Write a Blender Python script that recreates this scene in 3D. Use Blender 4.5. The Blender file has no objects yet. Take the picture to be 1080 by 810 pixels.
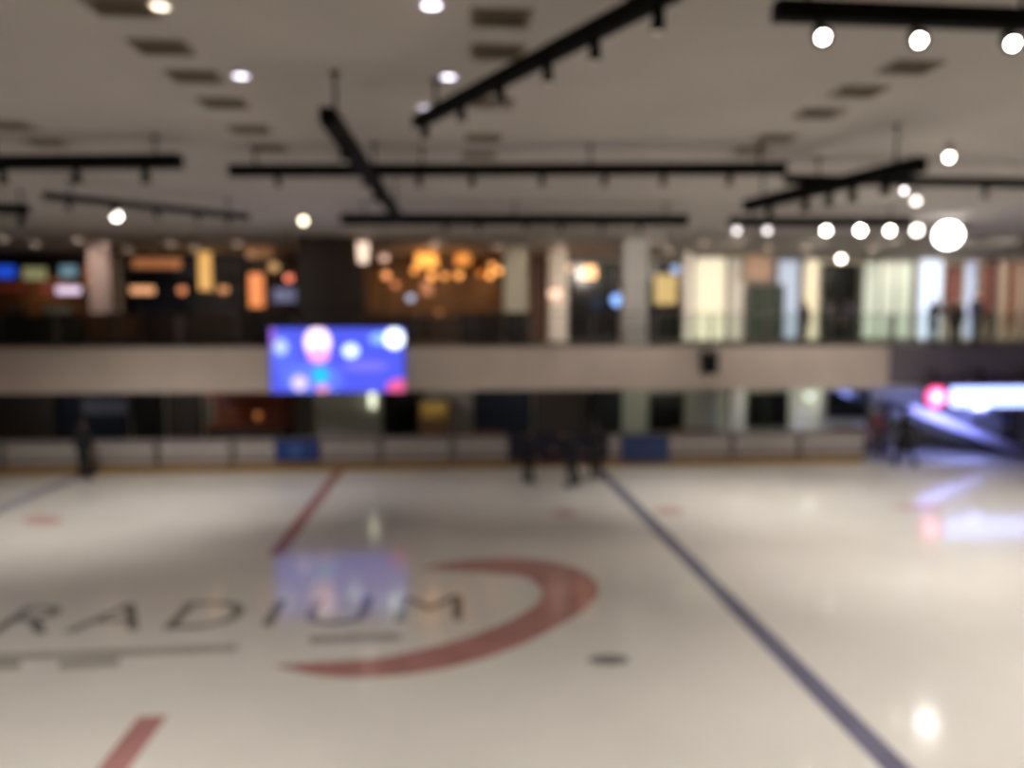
import bpy, bmesh, math, random
from mathutils import Vector, Matrix, Euler
random.seed(7)
sc = bpy.context.scene
COL = sc.collection
PI = math.pi

# ------------------------------------------------------------------ camera
W, H, FPX = 1080, 810, 811.0
EYE = Vector((0, 0, 4.9))
YAW, PITCH = math.atan(63 / FPX), math.atan(65 / FPX)
ROT = Euler((PI / 2 - PITCH, 0, -YAW), 'XYZ').to_matrix()
cd = bpy.data.cameras.new('camera')
cam = bpy.data.objects.new('camera', cd)
COL.objects.link(cam)
cam.location = EYE
cam.rotation_euler = (PI / 2 - PITCH, 0, -YAW)
cd.sensor_width = 36
cd.lens = FPX / W * 36
cd.clip_start, cd.clip_end = 0.05, 200
cd.dof.use_dof = True                      # the phone focused far too close: everything is soft
cd.dof.focus_distance = 0.6
cd.dof.aperture_fstop = (cd.lens / 1000) / (14.5 * 0.6 / FPX)
sc.camera = cam


def ray(px, py):
    return ROT @ Vector(((px - W / 2) / FPX, -(py - H / 2) / FPX, -1))


def at_y(px, py, y):
    d = ray(px, py)
    return EYE + d * (y / d.y)


def at_z(px, py, z):
    d = ray(px, py)
    return EYE + d * ((z - EYE.z) / d.z)


# ------------------------------------------------------------------ materials
def lin(c):
    return tuple((v / 255 / 12.92) if v / 255 <= 0.04045 else ((v / 255 + 0.055) / 1.055) ** 2.4 for v in c)


def mat(name, rgb, rough=0.6, metal=0.0, mottle=0.12, scale=6.0, spec=0.5):
    m = bpy.data.materials.new(name)
    m.use_nodes = True
    nt = m.node_tree
    b = nt.nodes['Principled BSDF']
    c = lin(rgb)
    b.inputs['Roughness'].default_value = rough
    b.inputs['Metallic'].default_value = metal
    b.inputs['Specular IOR Level'].default_value = spec
    tc = nt.nodes.new('ShaderNodeTexCoord')
    nz = nt.nodes.new('ShaderNodeTexNoise')
    nz.inputs['Scale'].default_value = scale
    nz.inputs['Detail'].default_value = 3
    rp = nt.nodes.new('ShaderNodeValToRGB')
    rp.color_ramp.elements[0].position = 0.3
    rp.color_ramp.elements[1].position = 0.7
    rp.color_ramp.elements[0].color = tuple(v * (1 - mottle) for v in c) + (1,)
    rp.color_ramp.elements[1].color = tuple(min(1, v * (1 + mottle)) for v in c) + (1,)
    nt.links.new(tc.outputs['Object'], nz.inputs['Vector'])
    nt.links.new(nz.outputs['Fac'], rp.inputs['Fac'])
    nt.links.new(rp.outputs['Color'], b.inputs['Base Color'])
    return m


def glow(name, rgb, strength):
    m = bpy.data.materials.new(name)
    m.use_nodes = True
    b = m.node_tree.nodes['Principled BSDF']
    c = lin(rgb)
    b.inputs['Base Color'].default_value = c + (1,)
    b.inputs['Emission Color'].default_value = c + (1,)
    b.inputs['Emission Strength'].default_value = strength
    b.inputs['Roughness'].default_value = 0.4
    return m


def glass_mat(name, rgb):
    m = bpy.data.materials.new(name)
    m.use_nodes = True
    nt = m.node_tree
    nt.nodes.clear()
    out = nt.nodes.new('ShaderNodeOutputMaterial')
    tr = nt.nodes.new('ShaderNodeBsdfTransparent')
    tr.inputs['Color'].default_value = lin(rgb) + (1,)
    gl = nt.nodes.new('ShaderNodeBsdfGlossy')
    gl.inputs['Roughness'].default_value = 0.03
    mx = nt.nodes.new('ShaderNodeMixShader')
    lw = nt.nodes.new('ShaderNodeFresnel')
    lw.inputs['IOR'].default_value = 1.45
    nt.links.new(lw.outputs[0], mx.inputs[0])
    nt.links.new(tr.outputs[0], mx.inputs[1])
    nt.links.new(gl.outputs[0], mx.inputs[2])
    nt.links.new(mx.outputs[0], out.inputs['Surface'])
    return m


M = {
    'ceiling': mat('ceiling_paint', (196, 190, 184), 0.9, mottle=0.05, scale=0.6, spec=0.1),
    'fascia': mat('fascia_paint', (205, 190, 178), 0.8, mottle=0.06, scale=0.8),
    'wall': mat('wall_paint', (196, 184, 168), 0.85, mottle=0.06, scale=0.7),
    'greywall': mat('grey_wall_paint', (176, 174, 160), 0.85, mottle=0.06, scale=0.7),
    'darkwall': mat('dark_wall_tone', (84, 76, 70), 0.85, mottle=0.1, scale=0.7),
    'black': mat('black_metal', (16, 17, 17), 0.8, 0.0, spec=0.15),
    'blackp': mat('black_plastic', (14, 14, 15), 0.6),
    'vent': mat('vent_grille', (140, 126, 108), 0.7),
    'ventd': mat('vent_slats', (122, 110, 94), 0.8),
    'white': mat('white_paint', (226, 222, 214), 0.6, mottle=0.04),
    'pillar': mat('pale_pillar', (232, 226, 218), 0.7, mottle=0.05),
    'greenpillar': mat('grey_green_pillar', (176, 178, 166), 0.7, mottle=0.05),
    'lilac': mat('lilac_grey_pillar', (150, 138, 142), 0.7, mottle=0.05),
    'lilacpanel': mat('lilac_grey_panel', (120, 112, 122), 0.7, mottle=0.06),
    'wood': mat('dark_wood', (52, 36, 28), 0.55, mottle=0.2, scale=3),
    'brown': mat('brown_laminate', (112, 80, 56), 0.6, mottle=0.15, scale=3),
    'warmbrown': mat('warm_brown_wall', (128, 98, 70), 0.7, mottle=0.15, scale=2),
    'navy': mat('navy_paint', (26, 36, 58), 0.6),
    'navyblue': mat('navy_blue_sign', (24, 52, 120), 0.5),
    'purple': mat('dark_purple_banner', (24, 20, 44), 0.6, mottle=0.4, scale=2),
    'blue': mat('blue_banner', (44, 62, 110), 0.6, mottle=0.3, scale=2),
    'board': mat('dasher_board', (142, 132, 129), 0.45, mottle=0.06, scale=1.2),
    'yellow': mat('yellow_kickplate', (136, 102, 44), 0.5, mottle=0.12, scale=3),
    'caprail': mat('board_cap', (112, 104, 102), 0.5),
    'post': mat('grey_post', (86, 78, 76), 0.5),
    'steel': mat('brushed_steel', (120, 116, 112), 0.35, 0.8),
    'green': mat('dark_green', (46, 58, 48), 0.7, mottle=0.2),
    'greengrey': mat('grey_green_goods', (92, 100, 92), 0.7, mottle=0.25, scale=4),
    'redbrown': mat('red_brown', (160, 92, 66), 0.65, mottle=0.2, scale=3),
    'red': mat('red_cloth', (112, 66, 60), 0.75, mottle=0.12),
    'skin': mat('skin', (182, 140, 116), 0.55, mottle=0.04),
    'hair': mat('dark_hair', (24, 20, 18), 0.6),
    'clothblack': mat('black_cloth', (22, 22, 25), 0.85),
    'clothnavy': mat('navy_cloth', (22, 25, 40), 0.85),
    'clothgrey': mat('grey_cloth', (44, 43, 43), 0.85),
    'clothbrown': mat('brown_cloth', (70, 56, 46), 0.85),
    'clothred': mat('red_brown_cloth', (118, 66, 58), 0.85),
    'clothlilac': mat('lilac_cloth', (92, 82, 104), 0.85),
    'stair': mat('pale_stair_side', (136, 130, 148), 0.5),
    'tread': mat('dark_stair_tread', (60, 54, 54), 0.7),
    'glass': glass_mat('railing_glass', (242, 247, 244)),
    'pane': mat('dark_window_glass', (24, 26, 26), 0.15, mottle=0.2, scale=0.8),
    'paintred': mat('red_ice_paint', (174, 124, 120), 0.3, mottle=0.15, scale=1.5),
    'paintpale': mat('pale_red_ice_paint', (206, 172, 166), 0.3, mottle=0.1, scale=1.5),
    'paintblue': mat('blue_ice_paint', (112, 110, 132), 0.3, mottle=0.1, scale=1.5),
    'paintpaleblue': mat('worn_blue_ice_paint', (172, 168, 178), 0.3, mottle=0.1, scale=1.5),
    'paintblack': mat('black_ice_paint', (128, 124, 118), 0.3, mottle=0.2, scale=1.5),
    'paintgrey': mat('worn_grey_ice_paint', (166, 160, 152), 0.3, mottle=0.12, scale=1.5),
}
for k in ('paintred', 'paintpale', 'paintblue', 'paintpaleblue', 'paintblack', 'paintgrey'):
    M[k].node_tree.nodes['Principled BSDF'].inputs['Roughness'].default_value = 0.13
    M[k].node_tree.nodes['Principled BSDF'].inputs['IOR'].default_value = 1.4
G = {}


def E(rgb, s):
    key = (rgb, s)
    if key not in G:
        G[key] = glow('glow_%d' % len(G), rgb, s)
    return G[key]


# ice: pale, faintly mottled, wet-looking
ice = mat('ice', (224, 219, 211), 0.13, mottle=0.06, scale=0.35)
M['ice'] = ice
b = ice.node_tree.nodes['Principled BSDF']
b.inputs['IOR'].default_value = 1.4
nt = ice.node_tree
nz = nt.nodes.new('ShaderNodeTexNoise')
nz.inputs['Scale'].default_value = 1.2
nz.inputs['Detail'].default_value = 4
mr = nt.nodes.new('ShaderNodeMapRange')
mr.inputs['To Min'].default_value = 0.07
mr.inputs['To Max'].default_value = 0.15
nt.links.new(nt.nodes['Texture Coordinate'].outputs['Object'], nz.inputs['Vector'])
nt.links.new(nz.outputs['Fac'], mr.inputs['Value'])
nt.links.new(mr.outputs['Result'], b.inputs['Roughness'])


# ------------------------------------------------------------------ mesh builder
class MB:
    def __init__(self):
        self.bm = bmesh.new()

    def box(self, x0, x1, y0, y1, z0, z1, bev=0.0):
        ret = bmesh.ops.create_cube(self.bm, size=1)
        vs = ret['verts']
        for v in vs:
            v.co = Vector((x0 + (v.co.x + .5) * (x1 - x0), y0 + (v.co.y + .5) * (y1 - y0), z0 + (v.co.z + .5) * (z1 - z0)))
        if bev > 0:
            es = list({e for v in vs for e in v.link_edges})
            bmesh.ops.bevel(self.bm, geom=es, offset=bev, segments=2, affect='EDGES', profile=0.6)
        return self

    def bar(self, p, q, w, h, up=Vector((0, 0, 1)), bev=0.0):
        p, q = Vector(p), Vector(q)
        d = (q - p)
        L = d.length
        d.normalize()
        s = d.cross(up)
        if s.length < 1e-4:
            s = d.cross(Vector((1, 0, 0)))
        s.normalize()
        u = s.cross(d)
        mtx = Matrix((s, d, u)).transposed().to_4x4()
        mtx.translation = (p + q) / 2
        vs = bmesh.ops.create_cube(self.bm, size=1)['verts']
        for v in vs:
            v.co = mtx @ Vector((v.co.x * w, v.co.y * L, v.co.z * h))
        if bev > 0:
            es = list({e for v in vs for e in v.link_edges})
            bmesh.ops.bevel(self.bm, geom=es, offset=bev, segments=2, affect='EDGES', profile=0.6)
        return self

    def cone(self, p, q, r0, r1, seg=20):
        p, q = Vector(p), Vector(q)
        d = q - p
        rot = Vector((0, 0, 1)).rotation_difference(d.normalized()).to_matrix().to_4x4()
        rot.translation = (p + q) / 2
        bmesh.ops.create_cone(self.bm, cap_ends=True, cap_tris=False, segments=seg, radius1=max(r0, 1e-4), radius2=max(r1, 1e-4), depth=d.length, matrix=rot)
        return self

    def ball(self, c, r, sx=1, sy=1, sz=1, sub=2):
        mtx = Matrix.Translation(Vector(c)) @ Matrix.Diagonal((sx, sy, sz, 1))
        bmesh.ops.create_icosphere(self.bm, subdivisions=sub, radius=r, matrix=mtx)
        return self

    def limb(self, pts, sub=2):
        """pts: [(point, radius), ...] a tapered chain"""
        for (p, r) in pts:
            self.ball(p, r, sub=sub)
        for (p, r), (q, s) in zip(pts, pts[1:]):
            if (Vector(q) - Vector(p)).length > 1e-4:
                self.cone(p, q, r, s, 14)
        return self

    def prism(self, poly, z0, z1):
        vs0 = [self.bm.verts.new((x, y, z0)) for x, y in poly]
        vs1 = [self.bm.verts.new((x, y, z1)) for x, y in poly]
        self.bm.faces.new(list(reversed(vs0)))
        self.bm.faces.new(vs1)
        n = len(poly)
        for i in range(n):
            j = (i + 1) % n
            self.bm.faces.new((vs0[i], vs0[j], vs1[j], vs1[i]))
        return self

    def ring(self, c, r0, r1, z0, z1, seg=28):
        cx, cy = c[0], c[1]
        R = []
        for r, z in ((r0, z0), (r1, z0), (r1, z1), (r0, z1)):
            R.append([self.bm.verts.new((cx + r * math.cos(2 * PI * i / seg), cy + r * math.sin(2 * PI * i / seg), z)) for i in range(seg)])
        for a in range(4):
            A, B_ = R[a], R[(a + 1) % 4]
            for i in range(seg):
                j = (i + 1) % seg
                self.bm.faces.new((A[i], A[j], B_[j], B_[i]))
        return self

    def build(self, name, m, parent=None, smooth=False, loc=None, rotz=0.0):
        bmesh.ops.recalc_face_normals(self.bm, faces=self.bm.faces)
        me = bpy.data.meshes.new(name)
        self.bm.to_mesh(me)
        self.bm.free()
        me.materials.append(m)
        if smooth:
            for p in me.polygons:
                p.use_smooth = True
        o = bpy.data.objects.new(name, me)
        COL.objects.link(o)
        if parent is not None:
            o.parent = parent
        if loc is not None:
            o.location = loc
        o.rotation_euler.z = rotz
        return o


def tag(o, label=None, cat=None, group=None, kind=None):
    if label:
        o['label'] = label
    if cat:
        o['category'] = cat
    if group:
        o['group'] = group
    if kind:
        o['kind'] = kind
    return o


def thing(name, label, cat, loc, rotz=0.0, group=None):
    o = bpy.data.objects.new(name, None)
    COL.objects.link(o)
    o.location = loc
    o.rotation_euler.z = rotz
    o.empty_display_size = 0.2
    return tag(o, label, cat, group)


def copy_tree(o, parent=None):
    c = o.copy()
    COL.objects.link(c)
    if parent is not None:
        c.parent = parent
    for ch in list(o.children):
        copy_tree(ch, c)
    return c


def struct(name, mb, m, label=None, smooth=False):
    o = mb.build(name, m, smooth=smooth)
    o['kind'] = 'structure'
    if label:
        o['label'] = label
    return o


def spot(p, power, target, angle=110, col=(255, 240, 222), blend=0.7, r=0.08):
    l = bpy.data.lights.new('spot_lamp', 'SPOT')
    l.energy = power
    l.color = lin(col)
    l.spot_size = math.radians(angle)
    l.spot_blend = blend
    l.shadow_soft_size = r
    o = bpy.data.objects.new('spot_lamp', l)
    COL.objects.link(o)
    o.location = p
    o.rotation_euler = (Vector(target) - Vector(p)).to_track_quat('-Z', 'Y').to_euler()
    return o


def point(p, power, col, r=0.15):
    l = bpy.data.lights.new('point_lamp', 'POINT')
    l.energy = power
    l.color = lin(col)
    l.shadow_soft_size = r
    o = bpy.data.objects.new('point_lamp', l)
    COL.objects.link(o)
    o.location = p
    return o


# ------------------------------------------------------------------ the hall
CZ = 7.9           # ceiling
UF = 4.1           # upper floor level
SB = 2.6           # underside of the upper floor
BY = 25.6          # front of the far boards
FY = 25.95         # front of the balcony fascia
WY = 36.0          # upper shop wall
LY = 30.0          # lower wall
X0, X1, Y0 = -27.0, 33.0, -2.0

floor = struct('floor', MB().box(X0, X1, Y0, WY + 0.3, -0.2, 0.0), M['ice'], 'pale glossy ice of the skating rink')
struct('ceiling', MB().box(X0, X1, Y0, WY + 0.3, CZ, CZ + 0.2), M['ceiling'], 'plain pale grey ceiling over the rink')
struct('wall_left', MB().box(X0 - 0.2, X0, Y0, WY + 0.3, -0.2, CZ), M['wall'])
struct('wall_right', MB().box(X1, X1 + 0.2, Y0, WY + 0.3, -0.2, CZ), M['wall'])
struct('wall_near', MB().box(X0, X1, Y0 - 0.2, Y0, -0.2, CZ), M['wall'])
struct('wall_far', MB().box(X0, X1, WY, WY + 0.2, UF, CZ), M['wall'], 'beige shop wall of the upper floor')
struct('wall_lower', MB().box(X0, X1, LY, LY + 0.2, 0, SB), M['greywall'], 'grey wall under the upper floor')
struct('floor_upper', MB().box(X0, X1, FY + 0.01, WY, UF - 0.03, UF), mat('dark_walkway_tile', (66, 58, 52), 0.6, mottle=0.1, scale=1.5), 'dark walkway of the upper floor')
bal = struct('balcony', MB().box(X0, X1, FY, WY, SB, UF - 0.03), M['fascia'], 'wide plain beige edge of the upper floor')

struct('floor_lower', MB().box(X0, X1, BY + 0.15, LY, 0.0, 0.004), mat('grey_rubber_floor', (126, 120, 120), 0.6, mottle=0.1, scale=2), 'grey floor behind the rink boards')

# ---- paint in the ice (parts of the floor)
Z1 = 0.004


def ground_poly(pts):
    return [(p.x, p.y) for p in (at_z(px, py, 0) for px, py in pts)]


CLX, BLX, BLX2 = -3.75, 4.85, -11.9
mb = MB().box(CLX - 0.17, CLX + 0.17, 16.2, BY - 0.03, 0.0, Z1).box(CLX - 0.17, CLX + 0.17, 0, 9.55, 0.0, Z1)
tag(mb.build('center_line', M['paintred'], floor), 'red painted line')
tag(MB().box(BLX - 0.17, BLX + 0.17, 0, BY - 0.03, 0.0, Z1).build('blue_line', M['paintblue'], floor), 'dark blue painted line')
tag(MB().box(BLX2 - 0.25, BLX2 + 0.25, 0, BY - 0.03, 0.0, Z1).build('blue_line', M['paintpaleblue'], floor), 'worn blue painted line')
outer = [(288, 702), (340, 713), (400, 714), (470, 705), (540, 684), (600, 654), (626, 634), (631, 619), (618, 604), (590, 594), (545, 589), (490, 591), (440, 600)]
inner = [(500, 603), (548, 608), (568, 618), (571, 630), (558, 643), (520, 662), (465, 680), (400, 694), (340, 698)]


def smooth_curve(p, n=6):
    out = []
    for i in range(len(p) - 1):
        a, b_, c, d = p[max(i - 1, 0)], p[i], p[i + 1], p[min(i + 2, len(p) - 1)]
        for k in range(n):
            t = k / n
            out.append(tuple(0.5 * ((2 * b_[j]) + (-a[j] + c[j]) * t + (2 * a[j] - 5 * b_[j] + 4 * c[j] - d[j]) * t * t + (-a[j] + 3 * b_[j] - 3 * c[j] + d[j]) * t ** 3) for j in range(2)))
    out.append(p[-1])
    return out


tag(MB().prism(ground_poly(smooth_curve(outer) + smooth_curve(inner)), 0, Z1).build('painted_swoosh', M['paintred'], floor), 'red crescent of the ice logo')


def text_mesh(name, s, size, m, parent, mtx, sx=1.0, depth=0.0):
    cu = bpy.data.curves.new(name, 'FONT')
    cu.body = s
    cu.size = size
    cu.align_x = 'CENTER'
    cu.extrude = depth
    cu.space_character = 1.25
    to = bpy.data.objects.new('tmp', cu)
    COL.objects.link(to)
    dg = bpy.context.evaluated_depsgraph_get()
    me = bpy.data.meshes.new_from_object(to.evaluated_get(dg))
    bpy.data.objects.remove(to)
    bpy.data.curves.remove(cu)
    me.materials.clear()
    me.materials.append(m)
    for v in me.vertices:
        v.co.x *= sx
    me.transform(mtx)
    me.name = name
    o = bpy.data.objects.new(name, me)
    COL.objects.link(o)
    o.parent = parent
    return o


lt = text_mesh('ice_lettering', 'RADIUM', 1.75, M['paintblack'], floor, Matrix.Translation((-3.55, 12.35, Z1 + 0.002)), 0.98, 0.001)
tag(lt, 'worn black capital letters in the ice')
xs = [v.co.x for v in lt.data.vertices]
k = 7.5 / (max(xs) - min(xs))
for v in lt.data.vertices:
    v.co.x = -3.6 + (v.co.x - (max(xs) + min(xs)) / 2) * k
mb = MB()
for pts in ([(-5, 690), (250, 680), (250, 687), (-5, 697)], [(62, 697), (126, 694), (126, 702), (62, 706)], [(326, 671), (424, 668), (424, 675), (326, 679)], [(-10, 698), (22, 697), (22, 705), (-10, 707)]):
    mb.prism(ground_poly(pts), 0, Z1)
tag(mb.build('ice_underline', M['paintgrey'], floor), 'faint grey strokes under the lettering')
mb = MB().prism(ground_poly([(642 + 22 * math.cos(t), 696 + 5.5 * math.sin(t)) for t in [i * PI / 10 for i in range(20)]]), 0, Z1)
tag(mb.build('ice_dot', M['paintblack'], floor), 'small dark smudged mark')
for cx, cy, rx, ry in ((45, 549, 22, 5), (595, 541, 13, 4), (705, 539, 16, 4), (968, 535, 26, 3)):
    p = ground_poly([(cx + rx * math.cos(t), cy + ry * math.sin(t)) for t in [i * PI / 10 for i in range(20)]])
    tag(MB().prism(p, 0, Z1).build('ice_dot', M['paintpale'], floor), 'faded red mark')

# ---- pillars and wall blocks of the setting
n_tr = 0


def pillar(px0, px1, y, z0, z1, m, depth=0.6, name='pillar', label=None):
    a, c = at_y(px0, 340, y), at_y(px1, 340, y)
    return struct(name, MB().box(a.x, c.x, y, y + depth, z0, z1, 0.015).box(a.x - 0.03, c.x + 0.03, y - 0.03, y + depth + 0.03, z0, z0 + 0.12, 0.01), m, label)


pillar(95, 118, 31, UF, CZ, M['lilac'], label='lilac grey pillar beside the food stalls')
pillar(315, 384, 27.4, UF, CZ, M['wood'], 0.9, label='broad dark wood pillar above the big screen')
pillar(532, 556, 31, UF, CZ, M['greenpillar'], label='pale green pillar beside the restaurant')
pillar(579, 598, 32, UF, CZ, M['pillar'], label='narrow pale pillar by the dark shop')
pillar(657, 683, 27.2, UF, CZ, M['pillar'], label='white pillar near the balcony edge')
pillar(722, 729, 33, UF, CZ, M['pillar'], 0.4)
pillar(330, 400, 27.0, 0, SB, M['greenpillar'], 0.8, label='grey pillar under the big screen')
pillar(772, 788, 28.5, 0, SB, M['white'], 0.5, label='thin white pillar left of the dark window')
pillar(840, 868, 28.5, 0, SB, M['white'], 0.5, label='white pillar between the two dark windows')

# windows of the lower wall
n = 0
for px0, px1, py0, py1 in ((683, 722, 414, 456), (787, 838, 413, 451), (871, 918, 411, 442)):
    n += 1
    a, c = at_y(px0, py1, LY - 0.06), at_y(px1, py0, LY - 0.06)
    z0, z1 = max(a.z, 0.3), min(c.z, SB - 0.04)
    w = MB()
    t = 0.06
    w.box(a.x, c.x, LY - 0.08, LY, z0, z0 + t).box(a.x, c.x, LY - 0.08, LY, z1 - t, z1)
    w.box(a.x, a.x + t, LY - 0.08, LY, z0, z1).box(c.x - t, c.x, LY - 0.08, LY, z0, z1)
    wo = struct('window_%d' % n, w, M['post'])
    MB().box(a.x + t, c.x - t, LY - 0.05, LY - 0.01, z0 + t, z1 - t).build('pane', M['pane'], wo)

# roller doors of the lower wall; dark colours also carry the weak light
n = 0
for px0, px1, m in ((-40, 60, 'darkwall'), (62, 134, 'navy'), (140, 172, 'blackp'), (178, 212, 'post'), (402, 448, 'blackp'), (500, 560, 'navy'), (564, 618, 'darkwall'), (622, 655, 'blackp')):
    n += 1
    a, c = at_y(px0, 440, LY - 0.1), at_y(px1, 440, LY - 0.1)
    w = MB()
    nsl = 14
    for i in range(nsl):
        z = 0.02 + i * (SB - 0.35) / nsl
        w.box(a.x + 0.05, c.x - 0.05, LY - 0.09, LY - 0.02, z, z + (SB - 0.35) / nsl - 0.012)
    d = struct('door_%d' % n, w, M[m])
    MB().box(a.x - 0.03, a.x + 0.06, LY - 0.12, LY, 0, SB - 0.02).box(c.x - 0.06, c.x + 0.03, LY - 0.12, LY, 0, SB - 0.02).box(a.x, c.x, LY - 0.14, LY, SB - 0.33, SB - 0.02).build('door_frame', M['blackp'], d)

# darker stretch of fascia at the right
a, c = at_y(938, 370, FY), at_y(1100, 400, FY)
struct('trim_1', MB().box(a.x, c.x + 2, FY - 0.05, FY, SB + 0.1, UF - 0.02, 0.01), M['lilacpanel'], 'darker lilac grey cladding on the balcony edge')

# ------------------------------------------------------------------ dasher boards
SEG = 2.4
BH = 1.12
proto = thing('dasher_board', '', 'rink board', (0, BY, 0), group='boards along the far side of the rink')
MB().box(0.02, SEG - 0.02, 0, 0.10, 0.26, BH - 0.05, 0.008).build('panel', M['board'], proto)
MB().box(0.02, SEG - 0.02, -0.015, 0.10, 0.0, 0.25, 0.008).build('kick_plate', M['yellow'], proto)
MB().box(0.0, SEG, -0.03, 0.14, BH - 0.045, BH, 0.01).build('cap_rail', M['caprail'], proto)
MB().box(0.02, SEG - 0.02, -0.012, 0.0, 0.74, 0.80).build('rub_strip', M['white'], proto)
for xx in (0.03, SEG - 0.09):
    MB().box(xx, xx + 0.06, -0.02, -0.0, 0.26, BH - 0.05).build('post', M['post'], proto)
blabels = ['grey rink board at the left edge of the photo', 'grey rink board behind the dark person standing at the left',
           'first grey board right of the dark standing person', 'second grey board right of the dark standing person',
           'grey rink board carrying the small blue sign', 'grey rink board under the right half of the big screen',
           'grey rink board in front of the drinks cabinet with a yellow front', 'grey rink board partly under the left end of the dark banner',
           'grey rink board behind the skating group, mostly under the dark banner', 'grey rink board carrying the blue banner',
           'grey rink board between the blue banner and the widest dark window', 'grey rink board below the widest dark window',
           'last grey board on the right, in front of the person in reddish clothes']
bx = -16.8
for i in range(len(blabels)):
    o = proto if i == 0 else copy_tree(proto)
    o.location = (bx + i * SEG, BY, 0)
    o['label'] = blabels[i]


def flat_sign(name, label, cat, px0, px1, py0, py1, y, frame_m, face_m, depth=0.06, group=None, t=0.05, face_name='face'):
    """frame with a proud face, fixed in front of something at depth y"""
    a, c = at_y(px0, py1, y), at_y(px1, py0, y)
    cx, w, h = (a.x + c.x) / 2, (c.x - a.x) / 2, (c.z - a.z)
    o = thing(name, label, cat, (cx, y, a.z), group=group)
    f = MB().box(-w, w, 0, depth, 0, t).box(-w, w, 0, depth, h - t, h).box(-w, -w + t, 0, depth, t, h - t).box(w - t, w, 0, depth, t, h - t)
    f.box(-w + t, w - t, depth * 0.6, depth, t, h - t)
    f.build('frame', frame_m, o)
    MB().box(-w + t, w - t, depth * 0.2, depth * 0.6 - 0.002, t, h - t).build(face_name, face_m, o)
    return o, w, h


# signs and banners hung on the boards
o, w, h = flat_sign('board_sign', 'small navy blue sign on the boards under the big screen', 'sign', 290, 337, 463, 487, BY - 0.1, M['navy'], M['navyblue'], 0.05, t=0.03)
MB().box(-0.22, 0.12, -0.004, 0.006, 0.22, 0.52).build('emblem', mat('sign_emblem', (70, 100, 160), 0.5), o)
flat_sign('banner_sign', 'long dark purple banner on the boards behind the skaters', 'banner', 536, 642, 455, 487, BY - 0.1, M['purple'], M['purple'], 0.05, t=0.03)
flat_sign('banner_sign', 'short blue banner on the boards right of the skaters', 'banner', 655, 706, 459, 487, BY - 0.1, M['navy'], M['blue'], 0.05, t=0.03)

# ------------------------------------------------------------------ balcony railing
rl = ['railing stretch at the left edge of the upper floor', 'railing in front of the food stall with blue screens', 'railing in front of the orange lit stall',
      'railing behind the big screen', 'railing in front of the warm lit restaurant', 'railing in front of the dark shop with blue light',
      'glass railing in front of the cream lit window', 'glass railing in front of the dark doorway', 'glass railing at the right end beside the onlookers']
edges = [-60, 60, 190, 310, 440, 560, 690, 810, 940, 1110]
for i in range(9):
    a, c = at_y(edges[i], 360, FY + 0.12), at_y(edges[i + 1], 360, FY + 0.12)
    L = c.x - a.x - 0.03
    o = thing('balcony_railing', rl[i], 'railing', (a.x, FY + 0.12, UF), group='railings along the upper floor edge')
    MB().box(0, L, -0.03, 0.03, 1.05, 1.10, 0.012).build('top_rail', M['steel'] if i > 5 else M['wood'], o)
    npst = 3
    for k in range(npst):
        x = 0.04 + k * (L - 0.08) / (npst - 1)
        MB().box(x - 0.03, x + 0.03, -0.025, 0.025, 0, 1.05).box(x - 0.06, x + 0.06, -0.05, 0.05, 0, 0.02).build('post', M['post'], o)
    for k in range(npst - 1):
        xa = 0.09 + k * (L - 0.08) / (npst - 1)
        xb = xa + (L - 0.08) / (npst - 1) - 0.10
        if i > 5:
            MB().box(xa, xb, -0.006, 0.006, 0.08, 1.0).build('glass_panel', M['glass'], o)
        else:
            mb = MB()
            for z in (0.2, 0.4, 0.6, 0.8):
                mb.cone((xa - 0.05, 0, z), (xb + 0.05, 0, z), 0.012, 0.012, 8)
            mb.build('bar', M['wood'], o)

# ------------------------------------------------------------------ big LED screen
SY = 25.0
a, c = at_y(286, 414, SY), at_y(426, 346, SY)
sw, sh = (c.x - a.x) / 2, c.z - a.z
scr = thing('hanging_screen', 'big blue LED screen hung in front of the upper floor', 'screen', ((a.x + c.x) / 2, SY, a.z))
MB().box(-sw - 0.03, sw + 0.03, 0.02, 0.22, -0.03, sh + 0.03, 0.015).build('casing', M['blackp'], scr)
for s in (-0.7, 0.7):
    MB().bar((s * sw, 0.12, sh), (s * sw, 0.12, CZ - a.z), 0.03, 0.03).build('hanger', M['black'], scr)
    MB().bar((s * sw, 0.2, sh * 0.6), (s * sw, FY - SY - 0.01, sh * 0.6), 0.06, 0.06).build('bracket', M['black'], scr)
ms = bpy.data.materials.new('screen_picture')
ms.use_nodes = True
nt = ms.node_tree
bs = nt.nodes['Principled BSDF']
bs.inputs['Base Color'].default_value = (0.01, 0.01, 0.02, 1)
tc = nt.nodes.new('ShaderNodeTexCoord')
cur = None


def nmath(op, a_, b_=None, clamp=False):
    n_ = nt.nodes.new('ShaderNodeMath')
    n_.operation = op
    n_.use_clamp = clamp
    for i_, v_ in enumerate((a_, b_)):
        if v_ is None:
            continue
        if isinstance(v_, (int, float)):
            n_.inputs[i_].default_value = v_
        else:
            nt.links.new(v_, n_.inputs[i_])
    return n_.outputs[0]


sep = nt.nodes.new('ShaderNodeSeparateXYZ')
nt.links.new(tc.outputs['Object'], sep.inputs[0])
SX, SZ = sep.outputs['X'], sep.outputs['Z']


def scr_xy(px, py):
    p = at_y(px, py, SY)
    return p.x - scr.location.x, p.z - scr.location.z


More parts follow.
